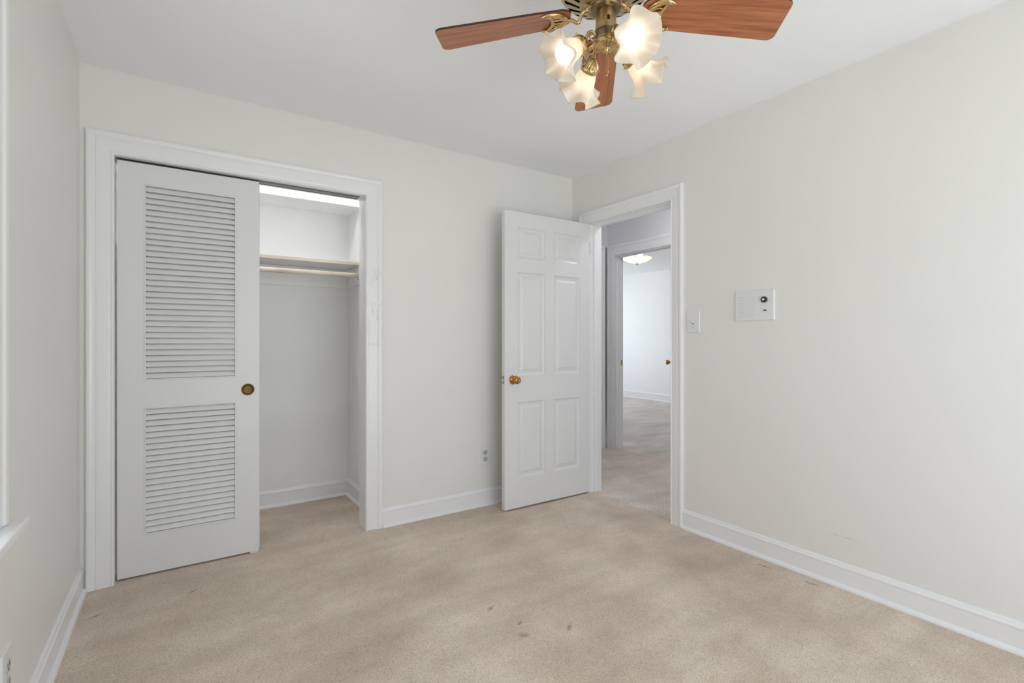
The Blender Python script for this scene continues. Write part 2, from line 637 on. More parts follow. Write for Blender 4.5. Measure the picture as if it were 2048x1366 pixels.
# caulked joints between walls and ceiling
bm = bmesh.new()
e = 0.007
for a, b_, c in (((WX, 0, H), (0, 0, H), (0, -1)), ((0, YB, H), (0, 0, H), (-1, 0)), ((WX, YB, H), (WX, 0, H), (1, 0))):
    pa, pb = Vector(a), Vector(b_)
    d = Vector((c[0], c[1], 0)) * e
    dz = Vector((0, 0, -e))
    quad(bm, [pa + d, pb + d, pb + dz, pa + dz])
for x, sx in ((WX, 1), (0, -1)):
    quad(bm, [(x + sx * e, 0, 0.12 if x < -1 else 2.13), (x + sx * e, 0, H), (x, -e, H), (x, -e, 0.12 if x < -1 else 2.13)])
struct('trim_6', bm, 'wall_white', 'thin painted caulk line along the tops and corners of the bedroom walls', 'caulk')

# skirting boards
bm = bmesh.new()
baseboard(bm, (CL[1] + 0.103, 0), (0, 0), (0, -1))
struct('baseboard_back', bm, 'trim_white', 'white skirting board between closet casing and open door', 'skirting board')
bm = bmesh.new()
baseboard(bm, (0, YB), (0, DR[0] - 0.089), (-1, 0))
struct('baseboard_right', bm, 'trim_white', 'long white skirting board along the scuffed wall right of the doorway', 'skirting board')
bm = bmesh.new()
baseboard(bm, (WX, YB), (WX, 0), (1, 0))
struct('baseboard_left', bm, 'trim_white', 'white skirting board along the window wall beside the closet casing', 'skirting board')
bm = bmesh.new()
baseboard(bm, (CX0, CY), (CX1, CY), (0, -1))
baseboard(bm, (CX1, T), (CX1, CY), (-1, 0))
struct('baseboard_closet', bm, 'trim_white', 'white skirting board round the inside of the closet', 'skirting board')
bm = bmesh.new()
baseboard(bm, (WX, YB), (0, YB), (0, 1))
struct('baseboard_front', bm, 'trim_white', 'white skirting board under the added window, behind the camera', 'skirting board')

# closet surround: casing, jambs and head
bm = bmesh.new()
casing(bm, 'y', 0.0, -1, CL[0], CL[1], CL[2], width=0.103)
struct('trim_1', bm, 'trim_chipped', 'white moulded casing round the closet opening, paint cracked on its right leg', 'casing')
bm = bmesh.new()
add_box(bm, CL[1] - 0.0005, CL[1] + 0.0005, -0.004, T + 0.001, 0, CL[2])
add_box(bm, CL[0] - 0.0005, CL[0] + 0.0005, -0.004, T + 0.001, 0, CL[2])
add_box(bm, CL[0], CL[1], -0.004, T + 0.001, CL[2] - 0.001, CL[2] + 0.0005)
struct('trim_7', bm, 'trim_white', 'white jamb boards lining the closet opening', 'jamb')
t = thing('sliding_door_track', 'twin-channel grey metal track under the head of the closet opening', 'door track', (0, 0, CL[2]))
for y in (0.044, 0.080):
    bm = bmesh.new()
    x0, x1 = CL[0] + 0.004, CL[1] - 0.022
    if y > 0.05:
        add_box(bm, x0, x1, y - 0.014, y - 0.012, -0.005, -0.001)
    add_box(bm, x0, x1, y + 0.012, y + 0.014, -0.006, -0.001)
    add_box(bm, x0, x1, y - 0.014, y + 0.014, -0.003, -0.001, 1)
    obj('channel', bm, ['steel', 'black'], t)

# ------------------------------------------------------------------ the louvered sliding door
DX0, DX1, DZ0, DZ1, DY0, DY1 = -2.839, -2.229, 0.010, 2.027, 0.022, 0.052
LOUV = ((0.969, 1.921), (0.209, 0.822))
LX0, LX1 = -2.729, -2.344
dw, dh = DX1 - DX0, DZ1 - DZ0
bm = bmesh.new()
wall_slab(bm, 'y', 0.0, DY1 - DY0, 0, dw, 0, dh, [(LX0 - DX0, LX1 - DX0, a - DZ0, b_ - DZ0) for a, b_ in LOUV])
door1 = obj('door_1', bm, 'door_white', None, (DX0, DY0, DZ0))
tag(door1, 'white sliding closet door with two louvered panels, pushed to the left', 'door', None, 'structure')
for a, b_ in LOUV:
    bm = bmesh.new()
    # thin bead round the opening, then the slats
    cs = [(0.0, 0.0), (0.0, 0.0025), (0.004, 0.003), (0.007, 0.001), (0.007, 0.0)]
    casing(bm, 'y', 0.0, -1, LX0 - DX0, LX1 - DX0, b_ - DZ0, a - DZ0, 0.007, cs, True)
    nsl = round((b_ - a) / 0.0290)
    pitch = (b_ - a) / nsl
    for k in range(nsl):
        z = a - DZ0 + pitch * (k + 0.5)
        # slat leans: lower edge to the front, upper edge to the rear
        f0, f1 = Vector((0, 0.0030, z - pitch * 0.40)), Vector((0, 0.0150, z + pitch * 0.36))
        d = (f1 - f0).normalized()
        nrm = Vector((0, -d.z, d.y)) * 0.0024
        prof = [f0 + nrm * 0.7, f0 - nrm - d * 0.0005, f1 - nrm, f1 + nrm, f0 + nrm + d * 0.002]
        rows = [[bm.verts.new((x, p.y, p.z)) for p in prof] for x in (LX0 - DX0, LX1 - DX0)]
        for i in range(len(prof)):
            j = (i + 1) % len(prof)
            bm.faces.new((rows[0][i], rows[0][j], rows[1][j], rows[1][i]))
    obj('louver_panel', bm, 'door_white', door1)
# rear door of the pair, added to keep the louver gaps dark
rear = door1.copy()
C.objects.link(rear)
rear.location = (DX0 + 0.008, DY0 + 0.038, DZ0)
tag(rear, 'second white louvered closet door, unseen behind the front one, added to darken its louver gaps', 'door', None, 'structure')
for ch in list(door1.children):
    c = ch.copy()
    c.parent = rear
    C.objects.link(c)
bm = bmesh.new()
mt = Matrix.Translation((-2.283 - DX0, 0, 0.893 - DZ0)) @ Matrix.Rotation(R(90), 4, 'X')
add_lathe(bm, [(0.0295, -0.001), (0.0315, 0.002), (0.0310, 0.0045), (0.0275, 0.0050), (0.0255, 0.0036), (0.0245, 0.0012), (0.016, 0.0006), (0.004, 0.0010)], 40, mt)
o = obj('finger_pull', bm, 'bronze', door1)
o['label'] = 'round antique bronze finger pull'
bm = bmesh.new()
add_box(bm, -0.020, 0.020, -0.016, 0.016, 0, 0.012, 0, 0.002)
g = obj('floor_guide', bm, 'raw_pine', None, (DX1 - 0.024, (DY0 + DY1) / 2, 0.0))
tag(g, 'small tan floor guide under the free corner of the sliding door', 'door guide')

# ------------------------------------------------------------------ closet fittings
t = thing('closet_shelf', 'white closet shelf with raw wood front edge across the closet', 'shelf', (0, 0, 1.680))
bm = bmesh.new()
add_box(bm, CX0 + 0.002, CX1 - 0.002, 0.464, CY - 0.001, 0.002, 0.020)
obj('board', bm, 'closet_white', t)
bm = bmesh.new()
add_box(bm, CX0 + 0.002, CX1 - 0.002, 0.458, 0.464, 0.000, 0.021, 0, 0.001)
o = obj('front_edge', bm, 'raw_pine', t)
o['label'] = 'bare pale wood front edge'
bm = bmesh.new()
add_box(bm, CX0, CX1, CY - 0.020, CY + 0.0005, 1.545, 1.681, 0, 0.002)
add_box(bm, CX1 - 0.020, CX1 + 0.0005, 0.40, CY - 0.020, 1.548, 1.681, 0, 0.002)
struct('trim_11', bm, 'closet_white', 'white cleat boards under the closet shelf', 'cleat')
t = thing('closet_rod', 'pale wooden clothes rod under the closet shelf', 'clothes rod', (0, 0.452, 1.608))
bm = bmesh.new()
add_tube(bm, [(CX0 + 0.004, 0, 0), (-2.2, 0, -0.003), (CX1 - 0.021, 0, 0)], 0.0165, 20, n=10)
obj('rod', bm, 'rod_wood', t)
bm = bmesh.new()
add_lathe(bm, [(0.0, -0.001), (0.028, 0.0), (0.030, 0.004), (0.024, 0.012), (0.019, 0.013)], 24, Matrix.Translation((CX1 - 0.0205, 0, 0)) @ Matrix.Rotation(R(-90), 4, 'Y'))
obj('socket', bm, 'rod_wood', t)
# strip light over the closet door, above the head
t = thing('closet_light', 'white strip light above the closet opening, glowing on the boxed-in drop', 'light fixture', (-2.15, T, 2.395))
bm = bmesh.new()
add_box(bm, -0.46, 0.46, 0.002, 0.060, -0.03, 0.03, 0, 0.004)
obj('housing', bm, 'plastic_white', t)
bm = bmesh.new()
add_tube(bm, [(-0.44, 0.085, 0), (0.44, 0.085, 0)], 0.013, 14)
obj('tube', bm, 'tube_glow', t)
for x in (-0.45, 0.45):
    bm = bmesh.new()
    add_box(bm, x - 0.010, x + 0.010, 0.055, 0.100, -0.018, 0.018, 0, 0.003)
    obj('lamp_holder', bm, 'plastic_white', t)

# ------------------------------------------------------------------ bedroom doorway
bm = bmesh.new()
casing(bm, 'x', 0.0, -1, DR[0] - 0.001, DR[1] + 0.004, DR[2] + 0.003, width=0.090)
struct('trim_2', bm, 'trim_white', 'white moulded casing round the bedroom doorway, beside the light switch', 'casing')
bm = bmesh.new()
casing(bm, 'x', T, 1, DR[0] - 0.001, DR[1] + 0.004, DR[2] + 0.003, width=0.090)
struct('trim_8', bm, 'trim_white', 'white casing on the hallway side of the bedroom doorway', 'casing')
bm = bmesh.new()
for y, s in ((DR[0], 1), (DR[1], -1)):
    a, b_ = sorted((y - s * 0.0005, y + s * 0.004))
    add_box(bm, -0.004, T + 0.004, a, b_, 0, DR[2])
    a, b_ = sorted((y, y + s * 0.016))
    add_box(bm, 0.040, 0.075, a, b_, 0, DR[2], 0, 0.002)
add_box(bm, -0.0045, T + 0.0045, DR[0] + 0.004, DR[1] - 0.004, DR[2] - 0.004, DR[2] + 0.0005)
add_box(bm, 0.040, 0.075, DR[0] + 0.0155, DR[1] - 0.0155, DR[2] - 0.018, DR[2] - 0.002, 0, 0.002)
jamb = struct('trim_9', bm, 'trim_white', 'white jambs with door stops lining the bedroom doorway', 'jamb')
bm = bmesh.new()
add_box(bm, 0.004, 0.034, DR[0] + 0.003, DR[0] + 0.0065, 0.865, 0.935, 0, 0.001)
o = obj('strike_plate', bm, 'dark_steel', jamb)
o['label'] = 'dark metal strike plate'


def panel_leaf(bm, w, h, th, cols, rows):
    """panelled door leaf: front at y = 0, rear at y = th; each panel is a moulded recess with a raised field"""
    for y, s in ((0.0, 1), (th, -1)):
        Xs = sorted({0, w, *[c for p in cols for c in p]})
        Zs = sorted({0, h, *[c for p in rows for c in p]})
        for i in range(len(Xs) - 1):
            for j in range(len(Zs) - 1):
                a0, a1, z0, z1 = Xs[i], Xs[i + 1], Zs[j], Zs[j + 1]
                if (a0, a1) in cols and (z0, z1) in rows:
                    prof = [(0, 0), (0.003, 0.006), (0.010, 0.0100), (0.016, 0.012), (0.024, 0.012), (0.028, 0.0115), (0.030, 0.0095), (0.044, 0.0035), (0.047, 0.003)]
                    rings = [[bm.verts.new(q) for q in ((a0 + o_, y + s * d, z0 + o_), (a1 - o_, y + s * d, z0 + o_), (a1 - o_, y + s * d, z1 - o_), (a0 + o_, y + s * d, z1 - o_))] for o_, d in prof]
                    for A, B in zip(rings, rings[1:]):
                        for k in range(4):
                            bm.faces.new((A[k], A[(k + 1) % 4], B[(k + 1) % 4], B[k]))
                    bm.faces.new(rings[-1])
                else:
                    quad(bm, [(a0, y, z0), (a1, y, z0), (a1, y, z1), (a0, y, z1)])
    for p in ([(0, 0, 0), (0, th, 0), (0, th, h), (0, 0, h)], [(w, 0, 0), (w, th, 0), (w, th, h), (w, 0, h)],
              [(0, 0, 0), (w, 0, 0), (w, th, 0), (0, th, 0)], [(0, 0, h), (w, 0, h), (w, th, h), (0, th, h)]):
        quad(bm, p)


def knob_set(bm, mat):
    add_lathe(bm, [(0.001, 0.0), (0.031, 0.0), (0.032, 0.003), (0.030, 0.006), (0.022, 0.010), (0.014, 0.014), (0.0125, 0.026), (0.016, 0.031),
                   (0.0235, 0.037), (0.0272, 0.046), (0.0262, 0.055), (0.0215, 0.062), (0.013, 0.0655), (0.0095, 0.064), (0.001, 0.0635)], 36, mat)


LW, LH, LT = 0.767, 2.025, 0.035
LEAF = (-0.775, -0.213, 0.012)
bm = bmesh.new()
cols = [(0.106, 0.341), (0.422, 0.667)]
rows = [(0.202, 0.723), (0.903, 1.612), (1.712, 1.922)]
panel_leaf(bm, LW, LH, LT, cols, rows)
door2 = obj('door_2', bm, 'door_white', None, LEAF)
tag(door2, 'white six-panel door with brass knob standing open against the closet wall', 'door', None, 'structure')
bm = bmesh.new()
knob_set(bm, Matrix.Translation((0.068, 0, 0.878)) @ Matrix.Rotation(R(90), 4, 'X'))
o = obj('door_knob', bm, 'amber_brass', door2)
o['label'] = 'round polished brass knob'
bm = bmesh.new()
knob_set(bm, Matrix.Translation((0.068, LT, 0.878)) @ Matrix.Rotation(R(-90), 4, 'X'))
obj('door_knob', bm, 'amber_brass', door2)
bm = bmesh.new()
add_box(bm, -0.0015, 0.001, 0.006, LT - 0.006, 0.850, 0.906, 0, 0.0006)
add_box(bm, -0.009, 0.001, 0.011, LT - 0.011, 0.868, 0.888, 1, 0.002)
o = obj('latch_plate', bm, ['steel', 'bright_brass'], door2)
o['label'] = 'steel latch plate with brass bolt'
for z in (0.20, 0.98, 1.80):
    bm = bmesh.new()
    add_lathe(bm, [(0.0015, -0.005), (0.0055, -0.003), (0.0065, 0.0), (0.0065, 0.088), (0.0055, 0.091), (0.0015, 0.093)], 14, Matrix.Translation((LW + 0.008, 0.001, z)))
    add_box(bm, LW - 0.002, LW + 0.008, 0.002, 0.005, z, z + 0.088)
    obj('hinge', bm, 'trim_white', door2)

# ------------------------------------------------------------------ hallway and the far room, seen through the doorway
HX, HY = 1.250, 0.862
D2 = (-0.020, 0.742, 2.045)
FX, FY0, FY1, FH = 4.95, -1.5, 5.0, 2.46
bm = bmesh.new()
add_box(bm, 0.055, 1.300, -1.45, 1.0, -0.08, 0.0)
struct('floor_hallway', bm, 'carpet_hall', 'worn pinkish beige carpet in the hallway beyond the doorway seam', 'carpet')
bm = bmesh.new()
add_box(bm, 1.300, FX + 0.1, FY0 - 0.1, FY1 + 0.1, -0.08, 0.0)
struct('floor_far_room', bm, 'carpet_far', 'greyish rippled carpet in the bright far room', 'carpet')
bm = bmesh.new()
add_box(bm, T, HX + 0.1, -1.45, 1.0, H, H + 0.1)
struct('ceiling_hallway', bm, 'ceiling_white', 'ceiling of the hallway, over the two doorways', 'ceiling')
bm = bmesh.new()
add_box(bm, HX, FX + 0.1, FY0 - 0.1, FY1 + 0.1, FH, FH + 0.1)
struct('ceiling_far_room', bm, 'ceiling_white', 'pale ceiling of the far room around the glass bowl light', 'ceiling')
bm = bmesh.new()
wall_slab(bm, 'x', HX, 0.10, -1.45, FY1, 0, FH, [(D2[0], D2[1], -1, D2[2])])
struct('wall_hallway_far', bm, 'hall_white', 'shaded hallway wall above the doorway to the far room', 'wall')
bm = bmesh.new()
wall_slab(bm, 'y', HY, 0.30, T, HX, 0, H, [(0.36, 1.096, -1, 2.06), (1.197, 1.251, -1, 2.150)])  # second hole is a deep slot, shaped so the gap by the casing stays dark
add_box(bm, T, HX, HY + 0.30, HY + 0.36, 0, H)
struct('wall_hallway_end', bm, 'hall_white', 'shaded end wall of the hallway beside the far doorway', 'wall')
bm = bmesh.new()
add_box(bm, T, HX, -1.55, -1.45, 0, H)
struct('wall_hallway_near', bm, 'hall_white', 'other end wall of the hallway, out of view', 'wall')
bm = bmesh.new()
casing(bm, 'y', HY, -1, 0.36, 1.096, 2.06, width=0.100)
struct('trim_4', bm, 'trim_white', 'white casing of the door at the end of the hallway, by the dark gap', 'casing')
bm = bmesh.new()
panel_leaf(bm, 0.730, 2.045, 0.035, [(0.11, 0.345), (0.42, 0.65)], rows)
tag(obj('door_4', bm, 'door_white', None, (0.363, HY + 0.02, 0.008)), 'closed white panelled door at the end of the hallway', 'door', None, 'structure')
bm = bmesh.new()
casing(bm, 'x', HX, -1, D2[0], D2[1] + 0.008, D2[2] + 0.006, width=0.110)
casing(bm, 'x', HX + 0.10, 1, D2[0], D2[1] + 0.008, D2[2] + 0.006, width=0.118)
struct('trim_3', bm, 'trim_white', 'white moulded casing round the doorway to the bright far room', 'casing')
bm = bmesh.new()
for y, s in ((D2[0], 1), (D2[1], -1)):
    a, b_ = sorted((y - s * 0.0005, y + s * 0.004))
    add_box(bm, HX - 0.004, HX + 0.104, a, b_, 0, D2[2])
    a, b_ = sorted((y, y + s * 0.014))
    add_box(bm, HX + 0.028, HX + 0.060, a, b_, 0, D2[2], 0, 0.002)
add_box(bm, HX - 0.0045, HX + 0.1045, D2[0] + 0.004, D2[1] - 0.004, D2[2] - 0.004, D2[2] + 0.0005)
add_box(bm, HX + 0.028, HX + 0.060, D2[0] + 0.0135, D2[1] - 0.0135, D2[2] - 0.016, D2[2] - 0.002, 0, 0.002)
jamb = struct('trim_10', bm, 'trim_white', 'white jambs with door stops lining the doorway to the far room', 'jamb')
bm = bmesh.new()
add_box(bm, HX + 0.070, HX + 0.098, D2[1] - 0.0065, D2[1] - 0.003, 0.885, 0.945, 0, 0.001)
o = obj('strike_plate', bm, 'bright_brass', jamb)
o['label'] = 'small brass strike plate'
bm = bmesh.new()
add_box(bm, FX, FX + 0.1, FY0, FY1, 0, FH)
struct('wall_far_room_right', bm, 'far_white', 'bright bluish white wall at the back of the far room', 'wall')
bm = bmesh.new()
add_box(bm, HX, FX + 0.1, FY0 - 0.1, FY0, 0, FH)
struct('wall_far_room_front', bm, 'far_white', 'right wall of the far room, out of view', 'wall')
bm = bmesh.new()
wall_slab(bm, 'y', FY1, 0.1, HX, FX + 0.1, 0, FH, [WIN3])
struct('wall_far_room_back', bm, 'far_white', 'far room wall with the added window, out of view', 'wall')
bm = bmesh.new()
baseboard(bm, (FX, FY0), (FX, FY1), (-1, 0), 0.140)
struct('baseboard_far_room', bm, 'trim_white', 'white skirting board along the bright far room wall', 'skirting board')
bm = bmesh.new()
panel_leaf(bm, 0.74, 2.025, 0.035, [(0.10, 0.33), (0.41, 0.64)], rows)
door3 = obj('door_3', bm, 'door_white', None, (HX + 0.104, D2[0] + 0.006, 0.012), (0, 0, R(90 - 47)))
tag(door3, 'white door of the far room, swung open behind the jamb with only its brass knob showing', 'door', None, 'structure')
for y, a in ((0, 90), (0.035, -90)):
    bm = bmesh.new()
    knob_set(bm, Matrix.Translation((0.675, y, 0.905)) @ Matrix.Rotation(R(a), 4, 'X'))
    obj('door_knob', bm, 'amber_brass', door3)

bm = bmesh.new()
add_box(bm, 1.288, 1.304, D2[0] + 0.005, D2[1] - 0.005, -0.001, 0.004, 0, 0.0015)
struct('trim_12', bm, 'raw_pine', 'pale seam strip across the floor of the far doorway', 'seam strip')

# unseen dome light above the door heads, added to brighten the hallway
t = thing('added_hallway_light', 'unseen flush dome light above the door heads, added to brighten the hallway', 'ceiling light', (0.62, -0.45, H))
bm = bmesh.new()
add_lathe(bm, [(0.001, 0.0), (0.120, 0.0), (0.125, -0.012), (0.118, -0.022), (0.110, -0.024)], 32)
obj('base', bm, 'bright_brass', t)
bm = bmesh.new()
add_lathe(bm, [(0.112, -0.020), (0.110, -0.040), (0.095, -0.062), (0.065, -0.080), (0.030, -0.088), (0.001, -0.090)], 32)
obj('glass_dome', bm, 'added_dome_glow', t)

# bowl light of the far room
t = thing('bowl_light', 'shallow glass bowl ceiling light glowing in the far room', 'ceiling light', (2.465, 1.543, FH))
bm = bmesh.new()
add_lathe(bm, [(0.001, 0.0), (0.070, 0.0), (0.072, -0.010), (0.055, -0.028), (0.012, -0.040), (0.001, -0.040)], 28)
obj('canopy', bm, 'bright_brass', t)
bm = bmesh.new()
add_tube(bm, [(0, 0, -0.035), (0, 0, -0.285)], 0.005, 10)
obj('stem', bm, 'bright_brass', t)
bm = bmesh.new()
add_lathe(bm, [(0.010, -0.284), (0.06, -0.281), (0.11, -0.268), (0.15, -0.250), (0.178, -0.232), (0.197, -0.214), (0.193, -0.213), (0.174, -0.228), (0.147, -0.245), (0.108, -0.263), (0.06, -0.276), (0.010, -0.279)], 40, close=False)
obj('glass_bowl', bm, 'frosted_glass', t)
bm = bmesh.new()
add_lathe(bm, [(0.001, -0.278), (0.014, -0.279), (0.014, -0.284), (0.007, -0.290), (0.009, -0.298), (0.006, -0.305), (0.001, -0.308)], 16)
obj('finial', bm, 'dark_steel', t)
for k in range(3):
    a = 2 * PI * k / 3 + 0.4
    x, y = 0.075 * math.cos(a), 0.075 * math.sin(a)
    bm = bmesh.new()
    add_tube(bm, [(x * 0.06, y * 0.06, -0.14), (x * 0.6, y * 0.6, -0.150), (x, y, -0.135), (x, y, -0.155)], 0.010, 10)
    s = obj('socket', bm, 'bright_brass', t)
    bm = bmesh.new()
    add_lathe(bm, [(0.008, -0.155), (0.013, -0.165), (0.024, -0.185), (0.027, -0.200), (0.022, -0.215), (0.010, -0.223), (0.001, -0.225)], 16, Matrix.Translation((x, y, 0)))
    obj('bulb', bm, 'far_bulb_glow', s)

# ------------------------------------------------------------------ windows
def window(name, axis, pos, thick, a0, a1, z0, z1, label, sill, sgn):
    """double-hung window in a wall opening: casing indoors, frame, two sashes with panes, stool"""
    def B(bm, d0, d1, p0, p1, zz0, zz1, bev=0.0, mi=0):
        x = sorted((pos + thick * d0, pos + thick * d1))
        if axis == 'x':
            add_box(bm, x[0], x[1], p0, p1, zz0, zz1, mi, bev)
        else:
            add_box(bm, p0, p1, x[0], x[1], zz0, zz1, mi, bev)
    bm = bmesh.new()
    B(bm, -0.002, 1.0, a0 - 0.001, a0 + 0.018, z0, z1)
    B(bm, -0.002, 1.0, a1 - 0.018, a1 + 0.001, z0, z1)
    B(bm, -0.002, 1.0, a0, a1, z1 - 0.018, z1 + 0.001)
    B(bm, 0.02, 1.1, a0, a1, z0 - 0.001, z0 + 0.02)
    w = obj(name, bm, 'trim_white')
    tag(w, label, 'window', None, 'structure')
    bm = bmesh.new()
    cs = [(0, 0), (0, 0.011), (0.004, 0.015), (0.012, 0.013), (0.06, 0.017), (0.066, 0.015), (0.075, 0.021), (0.09, 0.0225), (0.095, 0.019), (0.095, 0)]
    casing(bm, axis, pos, sgn, a0 - 0.002, a1 + 0.002, z1, z0, 0.098, cs)
    obj('window_casing', bm, 'trim_white', w)
    bm = bmesh.new()
    d = sill / abs(thick)
    B(bm, -d, 0.3, a0 - 0.146, a1 + 0.146, z0 - 0.026, z0 - 0.001, 0.004)
    obj('window_sill', bm, 'trim_white', w)
    zm = (z0 + z1) / 2
    for k, (s0, s1, dd) in enumerate(((z0 + 0.02, zm + 0.02, 0.42), (zm - 0.02, z1 - 0.018, 0.68))):
        bm = bmesh.new()
        b0, b1 = a0 + 0.018, a1 - 0.018
        B(bm, dd, dd + 0.22, b0, b0 + 0.045, s0, s1)
        B(bm, dd, dd + 0.22, b1 - 0.045, b1, s0, s1)
        B(bm, dd, dd + 0.22, b0 + 0.045, b1 - 0.045, s0, s0 + 0.045)
        B(bm, dd, dd + 0.22, b0 + 0.045, b1 - 0.045, s1 - 0.04, s1)
        sash = obj('sash', bm, 'trim_white', w)
        bm = bmesh.new()
        B(bm, dd + 0.09, dd + 0.12, b0 + 0.045, b1 - 0.045, s0 + 0.045, s1 - 0.04)
        obj('pane', bm, 'window_glass', sash)
    return w


window('window_1', 'x', WX, -0.15, WIN1[0], WIN1[1], WIN1[2], WIN1[3], 'white window casing and sill at the left edge, on the near wall', 0.052, 1)
window('window_2', 'y', YB, -0.15, WIN2[0], WIN2[1], WIN2[2], WIN2[3], 'unseen window added behind the camera, sized to even out the daylight', 0.052, 1)
window('window_3', 'y', FY1, 0.10, WIN3[0], WIN3[1], WIN3[2], WIN3[3], 'unseen wide window added to light the far room', 0.05, -1)

# ------------------------------------------------------------------ electric fittings
def plate(bm, w, h, d=0.006):
    """wall plate lying in x-z, face towards -y"""
    b_ = 0.003
    rings = [[(-w / 2, 0, -h / 2), (w / 2, 0, -h / 2), (w / 2, 0, h / 2), (-w / 2, 0, h / 2)],
             [(-w / 2, -d * 0.5, -h / 2), (w / 2, -d * 0.5, -h / 2), (w / 2, -d * 0.5, h / 2), (-w / 2, -d * 0.5, h / 2)],
             [(-w / 2 + b_, -d, -h / 2 + b_), (w / 2 - b_, -d, -h / 2 + b_), (w / 2 - b_, -d, h / 2 - b_), (-w / 2 + b_, -d, h / 2 - b_)]]
    R_ = [[bm.verts.new(p) for p in r] for r in rings]
    for A, B in zip(R_, R_[1:]):
        for k in range(4):
            bm.faces.new((A[k], A[(k + 1) % 4], B[(k + 1) % 4], B[k]))
    bm.faces.new(R_[-1])
    bm.faces.new(R_[0])


def outlet(loc, rz, label):
    t = thing('electric_outlet', label, 'outlet', loc, (0, 0, rz))
    bm = bmesh.new()
    plate(bm, 0.086, 0.136)
    obj('cover_plate', bm, 'plastic_white', t)
    for z in (0.0235, -0.0235):
        bm = bmesh.new()
        mt = Matrix.Translation((0, -0.0055, z)) @ Matrix.Rotation(R(90), 4, 'X') @ Matrix.Diagonal((1, 0.86, 1, 1))
        add_lathe(bm, [(0.0205, 0.0), (0.0205, 0.0022), (0.0195, 0.0030), (0.001, 0.0030)], 28, mt)
        s = obj('socket', bm, 'plastic_grey', t)
        bm = bmesh.new()
        add_box(bm, -0.0085, -0.0055, -0.0090, -0.0080, z - 0.001, z + 0.009)
        add_box(bm, 0.0055, 0.0085, -0.0090, -0.0080, z - 0.001, z + 0.009)
        add_lathe(bm, [(0.001, 0), (0.0035, 0), (0.0035, 0.0006), (0.001, 0.0006)], 12, Matrix.Translation((0, -0.0083, z - 0.009)) @ Matrix.Rotation(R(90), 4, 'X'))
        obj('slot', bm, 'black', s)
    bm = bmesh.new()
    add_lathe(bm, [(0.0035, 0), (0.003, 0.001), (0.001, 0.0012)], 12, Matrix.Translation((0, -0.006, 0)) @ Matrix.Rotation(R(90), 4, 'X'))
    obj('screw', bm, 'plastic_grey', t)
    return t


outlet((-0.806, 0.0, 0.347), 0, 'white double outlet low on the wall beside the open door')
outlet((WX, -1.193, 0.285), R(90), 'white outlet cover at the bottom left corner, below the window sill')
t = thing('light_switch', 'white toggle light switch plate next to the doorway casing', 'light switch', (0.0, -1.124, 1.269), (0, 0, R(-90)))
bm = bmesh.new()
plate(bm, 0.088, 0.130)
obj('cover_plate', bm, 'plastic_white', t)
bm = bmesh.new()
add_box(bm, -0.0048, 0.0048, -0.0064, -0.005, -0.0125, 0.0125, 0, 0.0003)
obj('slot', bm, 'dark_steel', t)
bm = bmesh.new()
mt = Matrix.Translation((0, -0.006, 0.0)) @ Matrix.Rotation(R(-28), 4, 'X')
vs = []
for y, hw, hz in ((0.0, 0.0046, 0.0085), (-0.016, 0.0036, 0.0055)):
    vs.append([bm.verts.new(mt @ Vector(p)) for p in ((-hw, y, -hz), (hw, y, -hz), (hw, y, hz), (-hw, y, hz))])
for k in range(4):
    bm.faces.new((vs[0][k], vs[0][(k + 1) % 4], vs[1][(k + 1) % 4], vs[1][k]))
bm.faces.new(vs[1]); bm.faces.new(vs[0])
obj('toggle', bm, 'plastic_white', t)
for z in (0.030, -0.030):
    bm = bmesh.new()
    add_lathe(bm, [(0.0032, 0), (0.0028, 0.001), (0.001, 0.0012)], 12, Matrix.Translation((0, -0.006, z)) @ Matrix.Rotation(R(90), 4, 'X'))
    obj('screw', bm, 'plastic_grey', t)

IW, IH = 0.219, 0.162
t = thing('wall_intercom', 'white wall intercom with slotted speaker grille and dark ringed knob', 'intercom', (0.0, -1.5095, 1.347), (0, 0, R(-90)))
bm = bmesh.new()
plate(bm, IW, IH, 0.010)
obj('cover_plate', bm, 'plastic_white', t)
bm = bmesh.new()
for i in range(14):
    z = 0.050 - i * 0.0083
    xs = [-0.088, -0.067, -0.046, -0.025, -0.004] if i % 2 == 0 else [-0.0775, -0.0565, -0.0355, -0.0145]
    for x in xs:
        add_box(bm, x - 0.0075, x + 0.0075, -0.0105, -0.0092, z - 0.0011, z + 0.0011)
o = obj('speaker_grille', bm, 'plastic_pale', t)
bm = bmesh.new()
add_lathe(bm, [(0.0155, 0.0), (0.0160, 0.010), (0.0135, 0.013), (0.0085, 0.0135)], 28, Matrix.Translation((0.059, -0.010, 0.029)) @ Matrix.Rotation(R(90), 4, 'X'))
bmg = bmesh.new()
add_box(bmg, -IW / 2 + 0.006, IW / 2 - 0.006, -0.0104, -0.0092, IH / 2 - 0.0145, IH / 2 - 0.0130)
obj('frame_groove', bmg, 'plastic_pale', t)
k = obj('volume_knob', bm, 'black', t)
bm = bmesh.new()
add_lathe(bm, [(0.0066, 0.0130), (0.0060, 0.0148), (0.001, 0.0150)], 24, Matrix.Translation((0.059, -0.010, 0.029)) @ Matrix.Rotation(R(90), 4, 'X'))
o = obj('knob_cap', bm, 'plastic_white', k)
o['label'] = 'white centre of the knob'
bm = bmesh.new()
add_box(bm, 0.055, 0.069, -0.0140, -0.009, -0.0305, -0.0250, 0, 0.001)
obj('slide_switch', bm, 'black', t)

# ------------------------------------------------------------------ ceiling fan
FC = (-1.4865, -1.8855)
fan = thing('ceiling_fan', 'brass ceiling fan with cherry wood blades and four frilled glass lamps', 'ceiling fan', (FC[0], FC[1], H))
DZ = -H                                   # heights below are written as heights above the floor


def fp(z):
    return z + DZ


